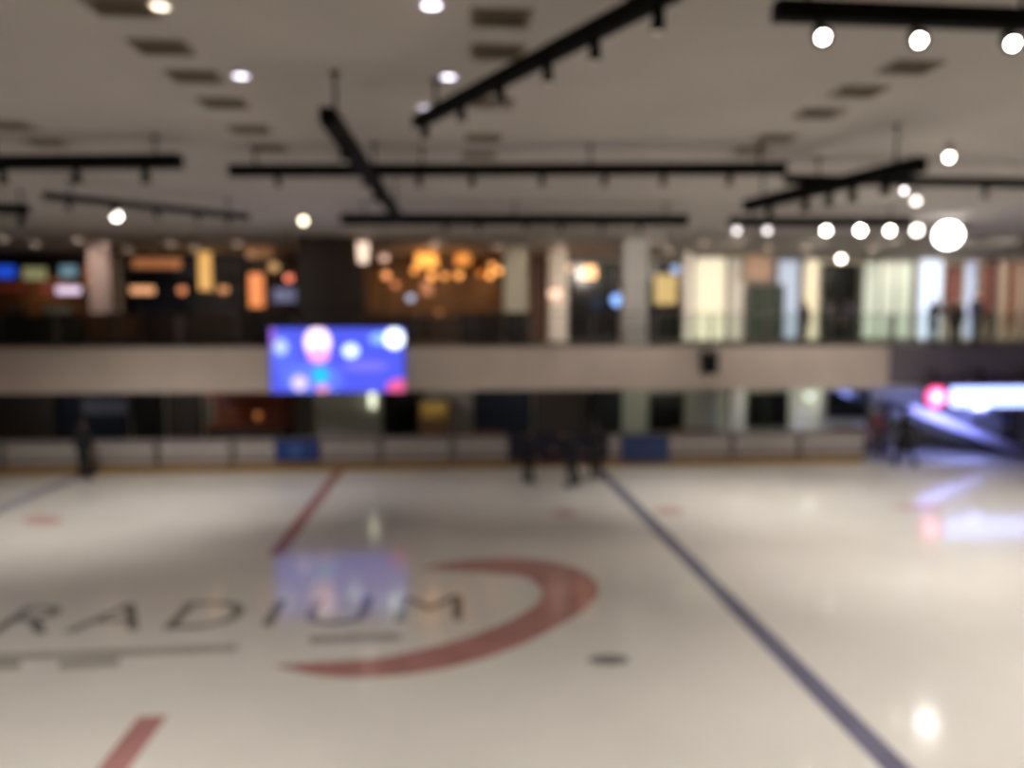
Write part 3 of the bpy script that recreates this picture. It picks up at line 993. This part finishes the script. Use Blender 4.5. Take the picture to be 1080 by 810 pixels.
flat_sign('wall_sign', 'small dull pink sign at the left of the kiosk canopy', 'sign', 231, 245, 420, 430, 28.1, M['post'], mat('dull_pink', (150, 100, 110), 0.6), 0.05, t=0.02)
flat_sign('wall_sign', 'dim blue grey sign on the dark shutters at the left', 'sign', 86, 136, 421, 438, LY - 0.3, M['post'], mat('blue_grey', (110, 116, 136), 0.6), 0.08, t=0.03)

# drinks cabinet with yellow goods
p = at_y(458, 440, 28.4)
cb = thing('drinks_cabinet', 'dark drinks cabinet with a yellow front right of the big screen', 'cabinet', (p.x, 28.4, 0))
MB().box(-0.6, 0.6, 0.0, 0.7, 0.1, 2.1, 0.02).build('body', M['wood'], cb)
MB().box(-0.5, 0.5, -0.03, 0.0, 1.35, 1.95, 0.01).build('display', mat('yellow_goods', (170, 135, 60), 0.6, mottle=0.5, scale=5), cb)
dr = MB().box(-0.56, 0.56, -0.03, 0.0, 0.2, 1.28, 0.01).build('door', M['brown'], cb)
MB().cone((0.46, -0.05, 0.6), (0.46, -0.05, 1.0), 0.015, 0.015, 10).build('handle', M['steel'], dr)
MB().box(-0.55, 0.55, 0.05, 0.65, 0.0, 0.1).build('plinth', M['blackp'], cb)

# benches behind the boards
for px, l in ((505, 'brown bench left of the long dark banner'), (735, 'brown bench left of the widest dark window'), (905, 'brown bench below the second dark window')):
    p = at_y(px, 440, 27.6)
    o = thing('bench', l, 'bench', (p.x, 27.6, 0), group='benches behind the boards')
    MB().box(-0.9, 0.9, -0.2, 0.2, 0.42, 0.47, 0.01).build('seat', M['brown'], o)
    MB().box(-0.9, 0.9, 0.2, 0.24, 0.55, 0.95, 0.01).build('backrest', M['brown'], o)
    for s in (-0.75, 0.75):
        MB().box(s - 0.03, s + 0.03, -0.18, 0.18, 0, 0.42).box(s - 0.03, s + 0.03, 0.2, 0.2 + 0.04, 0, 0.6).build('leg', M['post'], o)

# added spots stand in for the sign's blue spill on the stair
q = at_y(1040, 434, 25.1)
spot(q, 800, (q.x - 0.6, 28.0, 0.6), 150, (150, 165, 255), 1.0, 0.15)

q = at_y(1003, 437, 25.3)
spot(q, 260, (q.x + 0.3, 30, 0.9), 105, (170, 175, 255), 1.0, 0.15)  # added spot that brightens the wall behind the stair

# stair under the lit sign, falling to the right
p0, p1 = at_y(958, 425, 26.5), at_y(1078, 492, 26.5)
st = thing('staircase', 'stair with pale sides falling to the right under the lit sign', 'staircase', (p0.x, 26.5, 0))
run = p1.x - p0.x
z_top = 1.85
for yy, nm in ((0.0, 'side_panel'), (1.5, 'side_panel')):
    MB().bar((0, yy, z_top), (run, yy, 0.16), 0.08, 0.34, bev=0.01).build(nm, M['stair'], st)
for yy in (0.0, 1.5):
    mb = MB().cone((0, yy, z_top + 0.45), (run, yy, 0.95), 0.035, 0.035, 12)
    for k in range(5):
        t = k / 4
        zz = z_top + (0.16 - z_top) * t
        mb.cone((run * t, yy, zz), (run * t, yy, z_top + 0.45 + (0.5 - z_top) * t), 0.02, 0.02, 8)
    mb.build('handrail', M['stair'], st)
nst = 12
for k in range(nst):
    x = run * (k + 0.1) / nst
    z = z_top - (z_top - 0.1) * (k + 0.5) / nst
    MB().box(x, x + run / nst * 1.05, 0.05, 1.45, z - 0.04, z, 0.006).build('tread', M['tread'], st)
MB().box(-0.8, 0.03, -0.04, 1.54, z_top - 0.08, z_top + 0.02).box(-0.75, -0.65, 0, 0.1, 0, z_top - .05).box(-0.75, -0.65, 1.4, 1.5, 0, z_top - .05).box(-0.1, 0.0, 0.1, 0.2, 0, z_top - .05).box(-0.1, 0.0, 1.3, 1.4, 0, z_top - .05).build('landing', M['tread'], st)


# ------------------------------------------------------------------ people
def remeshed(mb, name, voxel, ratio=None, smooth_it=3):
    me = bpy.data.meshes.new(name)
    mb.bm.to_mesh(me)
    mb.bm.free()
    t = bpy.data.objects.new('tmp', me)
    COL.objects.link(t)
    r = t.modifiers.new('r', 'REMESH')
    r.mode = 'VOXEL'
    r.voxel_size = voxel
    s = t.modifiers.new('s', 'SMOOTH')
    s.iterations = smooth_it
    s.factor = 0.4
    if ratio:
        d = t.modifiers.new('d', 'DECIMATE')
        d.ratio = ratio
    dg = bpy.context.evaluated_depsgraph_get()
    out = bpy.data.meshes.new_from_object(t.evaluated_get(dg))
    bpy.data.objects.remove(t)
    for p in out.polygons:
        p.use_smooth = True
    out.name = name
    return out


V = Vector


def link_mesh(name, me, m, parent):
    me.materials.clear()
    me.materials.append(m)
    o = bpy.data.objects.new(name, me)
    COL.objects.link(o)
    o.parent = parent
    return o


def person(label, loc, rotz, pose, top, bottom, tall=1.7, skates=True, coat=False, group=None, hair=None):
    """pose: joints in a 1.70 m figure facing -Y; keys hipL/R kneeL/R ankL/R shL/R elL/R wrL/R, lean (chest offset)"""
    k = tall / 1.7
    lift = 0.08 if skates else 0.0
    P = {
        'pel': V((0, 0, .93)), 'waist': V((0, 0, 1.06)), 'chest': V((0, -0.01, 1.28)), 'neck': V((0, 0.0, 1.44)), 'head': V((0, -0.02, 1.585)),
        'hipL': V((.09, 0, .90)), 'hipR': V((-.09, 0, .90)), 'kneeL': V((.11, -.02, .49)), 'kneeR': V((-.11, -.02, .49)),
        'ankL': V((.12, .02, .09)), 'ankR': V((-.12, .02, .09)), 'toeL': V((.14, -.16, .04)), 'toeR': V((-.14, -.16, .04)),
        'shL': V((.19, 0, 1.39)), 'shR': V((-.19, 0, 1.39)), 'elL': V((.25, .02, 1.11)), 'elR': V((-.25, .02, 1.11)),
        'wrL': V((.25, -.07, .88)), 'wrR': V((-.25, -.07, .88))}
    for kk, v in pose.items():
        P[kk] = V(v)
    for kk in P:
        P[kk] = (P[kk] + V((0, 0, lift))) * k
    root = thing('person', label, 'person', loc, rotz, group)
    b_ = MB()
    # trunk
    b_.limb([(P['pel'], .125 * k), (P['waist'], .115 * k), (P['chest'], .135 * k)])
    b_.limb([(P['hipL'], .10 * k), (P['hipR'], .10 * k)])
    b_.limb([(P['shL'], .065 * k), (P['chest'].lerp(P['neck'], .5), .095 * k), (P['shR'], .065 * k)])
    b_.limb([(P['chest'], .10 * k), (P['neck'], .055 * k), (P['head'] - V((0, 0, .05)) * k, .052 * k)])
    # head with face
    hd = P['head']
    b_.ball(hd + V((0, .01, .02)) * k, .092 * k, .86, 1.0, 1.08)
    b_.ball(hd + V((0, -.02, -.055)) * k, .066 * k, .85, .95, .95)
    b_.limb([(hd + V((0, -.085, .015)) * k, .010 * k), (hd + V((0, -.108, -.02)) * k, .015 * k)])
    b_.limb([(hd + V((-.022, -.085, -.062)) * k, .009 * k), (hd + V((.022, -.085, -.062)) * k, .009 * k)])
    b_.limb([(hd + V((-.045, -.078, .033)) * k, .010 * k), (hd + V((.045, -.078, .033)) * k, .010 * k)])
    for s in (-1, 1):
        b_.ball(hd + V((s * .083, .01, -.005)) * k, .026 * k, .45, .8, 1.2)
    for S, s in (('L', 1), ('R', -1)):
        b_.limb([(P['hip' + S], .088 * k), (P['hip' + S].lerp(P['knee' + S], .5), .075 * k), (P['knee' + S], .054 * k), (P['knee' + S].lerp(P['ank' + S], .35), .055 * k), (P['ank' + S], .036 * k)])
        b_.limb([(P['ank' + S] - V((0, -.03, .03)) * k, .036 * k), (P['toe' + S], .03 * k)])
        b_.limb([(P['sh' + S], .056 * k), (P['el' + S], .041 * k), (P['wr' + S], .027 * k)])
        # hand: palm, four curled fingers of unequal length, thumb from the side
        d = (P['wr' + S] - P['el' + S]).normalized()
        fwd = V((0, -1, 0))
        side = d.cross(fwd)
        if side.length < .2:
            side = d.cross(V((0, 0, 1)))
        side.normalize()
        curl = side.cross(d).normalized()
        w0 = P['wr' + S]
        pc = w0 + d * .05 * k
        for q in (-.5, 0, .5):
            b_.limb([(w0 + curl * q * .03 * k, .020 * k), (w0 + d * .085 * k + curl * q * .056 * k, .017 * k)])
        cdir = side * (-s)
        for q, ln in ((-1.5, .062), (-.5, .078), (.5, .074), (1.5, .058)):
            r0 = w0 + d * .085 * k + curl * q * .021 * k
            m0 = r0 + (d * .55 + cdir * .25) * ln * k
            b_.limb([(r0, .0105 * k), (m0, .0095 * k), (m0 + (d * .3 + cdir * .4) * ln * k, .008 * k)])
        t0 = w0 + d * .03 * k + curl * (-.034) * k
        b_.limb([(t0, .014 * k), (t0 + (d * .5 - curl * .6 + cdir * .3) * .045 * k, .011 * k), (t0 + (d * 1.1 - curl * .6 + cdir * .6) * .05 * k, .009 * k)])
    body = link_mesh('body', remeshed(b_, 'body', .009 * k, .35), M['skin'], root)
    for s in (-1, 1):
        MB().ball(hd + V((s * .033, -.086, .018)) * k, .011 * k).build('eye', M['clothblack'], root, True)
    # jacket
    j = MB()
    j.limb([(P['pel'] + V((0, 0, .02)), .15 * k), (P['waist'], .145 * k), (P['chest'], .165 * k)])
    j.limb([(P['shL'], .088 * k), (P['chest'].lerp(P['neck'], .45), .115 * k), (P['shR'], .088 * k)])
    j.limb([(P['neck'] - V((0, 0, .05)) * k, .078 * k), (P['neck'] - V((0, 0, .01)) * k, .07 * k)])
    for S in 'LR':
        j.limb([(P['sh' + S], .08 * k), (P['el' + S], .062 * k), (P['wr' + S], .045 * k)])
    if coat:
        kn = (P['kneeL'] + P['kneeR']) / 2
        j.limb([(P['pel'], .17 * k), (kn + V((0, 0, .1)) * k, .21 * k)])
        j.limb([(P['hipL'], .15 * k), (P['kneeL'] + V((.02, 0, .05)) * k, .13 * k)])
        j.limb([(P['hipR'], .15 * k), (P['kneeR'] + V((-.02, 0, .05)) * k, .13 * k)])
    link_mesh('coat' if coat else 'jacket', remeshed(j, 'jacket', .016 * k), M[top], root)
    t_ = MB()
    t_.limb([(P['hipL'], .118 * k), (P['pel'], .14 * k), (P['hipR'], .118 * k)])
    for S in 'LR':
        t_.limb([(P['hip' + S], .115 * k), (P['hip' + S].lerp(P['knee' + S], .5), .095 * k), (P['knee' + S], .075 * k), (P['ank' + S] + V((0, 0, .05)) * k, .062 * k)])
    link_mesh('trousers', remeshed(t_, 'trousers', .016 * k), M[bottom], root)
    hr = MB()
    hr.ball(hd + V((0, .022, .036)) * k, .098 * k, .9, 1.0, 1.0)
    hr.limb([(hd + V((0, .07, .0)) * k, .05 * k), (hd + V((0, .075, -.06)) * k, .042 * k)])
    for s in (-1, 1):
        hr.ball(hd + V((s * .075, .03, .02)) * k, .04 * k, .6, 1, 1.2)
    link_mesh('hair', remeshed(hr, 'hair', .012 * k), M[hair or 'hair'], root)
    for S in 'LR':
        sh_ = MB()
        an, to = P['ank' + S], P['toe' + S]
        sh_.limb([(an + V((0, 0, .08)) * k, .062 * k), (an, .058 * k), (an - V((0, -.03, .03)) * k, .055 * k)])
        sh_.limb([(an - V((0, -.01, .035)) * k, .05 * k), (to + V((0, 0, .01)) * k, .043 * k)])
        so = link_mesh('skate' if skates else 'shoe', remeshed(sh_, 'footwear', .012 * k), M['clothblack'], root)
        if skates:
            dr_ = (to - an)
            dr_.z = 0
            dr_.normalize()
            ctr = (an + to) / 2
            zb = min(to.z, an.z - .05 * k) - .03 * k
            a0, a1 = V((ctr.x, ctr.y, 0)) - dr_ * .15 * k, V((ctr.x, ctr.y, 0)) + dr_ * .15 * k
            zc = max(zb - 0.045, to.z - .12 * k + .02)
            lowz = to.z - (.04 + .08) * k
            MB().bar(a0 + V((0, 0, lowz + .022)), a1 + V((0, 0, lowz + .022)), .006, .036).bar(a0.lerp(a1, .2) + V((0, 0, lowz + .04)), a0.lerp(a1, .2) + V((0, 0, lowz + .10)), .03, .02, up=V((1, 0, 0))).bar(a0.lerp(a1, .8) + V((0, 0, lowz + .04)), a0.lerp(a1, .8) + V((0, 0, lowz + .10)), .03, .02, up=V((1, 0, 0))).build('blade', M['steel'], so)
    return root


def onice(px, py):
    p = at_z(px, py, 0)
    return (p.x, p.y, 0.004)


def upper(px, y):
    p = at_y(px, 340, y)
    return (p.x, y, UF)


def lower(px, y):
    p = at_y(px, 450, y)
    return (p.x, y, 0)


STAND = {}
STRIDE = {'kneeL': (.16, -.10, .50), 'ankL': (.26, .02, .09), 'toeL': (.33, -.15, .04), 'kneeR': (-.16, -.06, .49), 'ankR': (-.26, .10, .09), 'toeR': (-.36, -.05, .04),
          'chest': (0, -.10, 1.26), 'neck': (0, -.15, 1.41), 'head': (0, -.20, 1.55), 'shL': (.19, -.12, 1.36), 'shR': (-.19, -.12, 1.36),
          'elL': (.36, -.05, 1.14), 'elR': (-.36, -.05, 1.14), 'wrL': (.42, -.22, 1.0), 'wrR': (-.42, -.22, 1.0)}
BEND = {'chest': (0, -.20, 1.20), 'waist': (0, -.06, 1.05), 'neck': (0, -.30, 1.32), 'head': (0, -.37, 1.44), 'shL': (.19, -.24, 1.30), 'shR': (-.19, -.24, 1.30),
        'elL': (.24, -.36, 1.08), 'elR': (-.24, -.36, 1.08), 'wrL': (.17, -.55, 1.0), 'wrR': (-.17, -.55, 1.0),
        'kneeL': (.15, -.12, .50), 'ankL': (.22, .0, .09), 'toeL': (.26, -.18, .04), 'kneeR': (-.13, -.10, .50), 'ankR': (-.20, .04, .09), 'toeR': (-.25, -.14, .04)}
RAILP = {'elL': (.30, -.16, 1.12), 'elR': (-.30, -.16, 1.12), 'wrL': (.20, -.36, 1.17), 'wrR': (-.20, -.36, 1.17), 'chest': (0, -.07, 1.27), 'neck': (0, -.10, 1.43), 'head': (0, -.13, 1.57), 'shL': (.19, -.08, 1.38), 'shR': (-.19, -.08, 1.38)}

person('person in dark clothes standing on the ice at the left', onice(89, 506), 2.9, STAND, 'clothblack', 'clothblack', 1.82)
person('person in black standing on the ice left of the skating group', onice(557, 511), 2.4, STAND, 'clothblack', 'clothblack', 1.62)
person('skater in black bending forward with legs apart', onice(606, 514), -2.2, BEND, 'clothblack', 'clothnavy', 1.78)
person('tall person in black right of the bending skater', onice(628, 507), 3.4, STAND, 'clothblack', 'clothblack', 1.8)
person('person in a wide dark coat on the ice near the lit sign', onice(954, 493), 2.8, STRIDE, 'clothblack', 'clothblack', 1.8, coat=True)
person('person in reddish clothes behind the boards near the lit sign', lower(926, 27.2), -0.4, STAND, 'clothred', 'clothbrown', 1.72, skates=False)
person('person in lilac clothes behind the stair below the lit sign', lower(1062, 28.7), 0.3, STAND, 'clothlilac', 'clothgrey', 1.72, skates=False)
person('onlooker in black leaning on the glass railing', upper(984, 26.55), 0.1, RAILP, 'clothblack', 'clothgrey', 1.66, skates=False)
person('onlooker in brown behind the railing, middle of three', upper(1008, 27.6), -0.3, STAND, 'clothbrown', 'clothblack', 1.72, skates=False)
person('tall onlooker in navy, rightmost of three at the railing', upper(1030, 28.6), 0.3, STAND, 'clothnavy', 'clothnavy', 1.95, skates=False)
person('person in black standing left of the dark doorway', upper(848, 30.5), 0.4, STAND, 'clothblack', 'clothblack', 1.68, skates=False)
person('person in grey standing in front of the dark doorway', upper(872, 29.5), 2.6, STAND, 'clothgrey', 'clothblack', 1.75, skates=False)
person('person in navy standing right of the dark doorway', upper(895, 30.8), -2.9, STAND, 'clothnavy', 'clothblack', 1.72, skates=False)

# ------------------------------------------------------------------ light
WARM = (255, 249, 242)
lights = [  # x, y, power, target, cone
    (9.0, 6.6, 1150, (9.5, 9, 0), 90), (5.5, 6.2, 620, (6, 8.5, 0), 85), (12.0, 7.0, 1150, (12, 11, 0), 90),
    (8.5, 13.3, 900, (8.6, 16, 0), 85), (13.0, 13.3, 1100, (12.5, 17, 0), 90),
    (10.5, 19.3, 900, (10, 21, 0), 85), (6.8, 19.3, 760, (7.2, 21, 0), 75), (15.5, 19.3, 900, (14.5, 21.5, 0), 90),
    (2.5, 13.4, 150, (3, 17, 0), 80), (-4.0, 13.2, 110, (-4, 15.5, 0), 90),
    (-7.0, 20.3, 190, (-7.5, 27, 4.6), 80), (-0.5, 20.3, 190, (-0.5, 27, 4.2), 80), (5.5, 20.5, 330, (6.0, 27, 4.6), 80), (12.5, 20.6, 460, (13, 27, 4.2), 85),  # spots added to brighten the balcony front
    (-9.5, 17.5, 1350, (-9.8, 20.6, 0), 105), (-5.0, 19.0, 480, (-5.5, 22.5, 0), 75), (1.5, 19.3, 360, (1.8, 23.0, 0), 80),
    (-6.0, 3.2, 1700, (-6.0, 7.2, 0), 85), (-0.5, 3.2, 900, (-0.5, 7.2, 0), 80), (3.2, 4.2, 620, (3.2, 8.2, 0), 80), (-11.5, 7.0, 1000, (-11.5, 9.5, 0), 80)]  # unseen spots without fixtures, added to brighten the near ice
for x, y, pw, t, cone in lights:
    spot((x, y, 7.5 if t[2] > 1 else 7.36), pw * 1.3, t, cone, WARM, 1.0)
# added spots and points that brighten shops, walkway and lower wall
for x in (22.0, 25.5):
    spot((x, 31.2, CZ - 0.25), 420, (x, 34.8, UF + 1.2), 100, (255, 240, 222))
AMB = (255, 205, 150)  # for point lights added to warm the restaurant and stalls
point(at_y(455, 295, 34.9) + Vector((0, 0, 0.3)), 16, AMB)
point(at_y(515, 298, 34.9), 12, AMB)
point(at_y(410, 300, 34.9), 9, AMB)
point(at_y(215, 300, 34.8), 12, AMB)
point(at_y(40, 300, 34.9), 25, (255, 200, 150))
for px in (700, 790, 880, 960, 1035, 1085):
    q = at_z(px, 258, CZ - 0.25)
    spot(q, 620, (q.x, WY - 2, UF), 92, (255, 240, 222))
for px in (60, 200, 460, 590):
    q = at_z(px, 258, CZ - 0.25)
    spot(q, 300, (q.x, WY - 2, UF), 92, (255, 225, 195))
for px in (60, 190, 460, 570):  # spots added under the balcony to lift the dark lower wall
    q = at_y(px, 420, 28.0)
    spot((q.x, 27.4, SB - 0.06), 32, (q.x, 29.5, 0.4), 160, (245, 240, 230))
for px in (700, 815, 890):
    q = at_y(px, 420, 28.0)
    spot((q.x, 27.6, SB - 0.06), 70, (q.x, 29.5, 0), 150, (240, 245, 225))

w = bpy.data.worlds.new('world')
sc.world = w
w.use_nodes = True
w.node_tree.nodes['Background'].inputs[0].default_value = (0.05, 0.05, 0.055, 1)
sc.view_settings.view_transform = 'Standard'
sc.view_settings.look = 'None'
sc.view_settings.gamma = 1
sc.view_settings.use_curve_mapping = False
sc.view_settings.exposure = 0.0
sc.cycles.use_denoising = True
sc.cycles.max_bounces = 8
sc.cycles.diffuse_bounces = 5
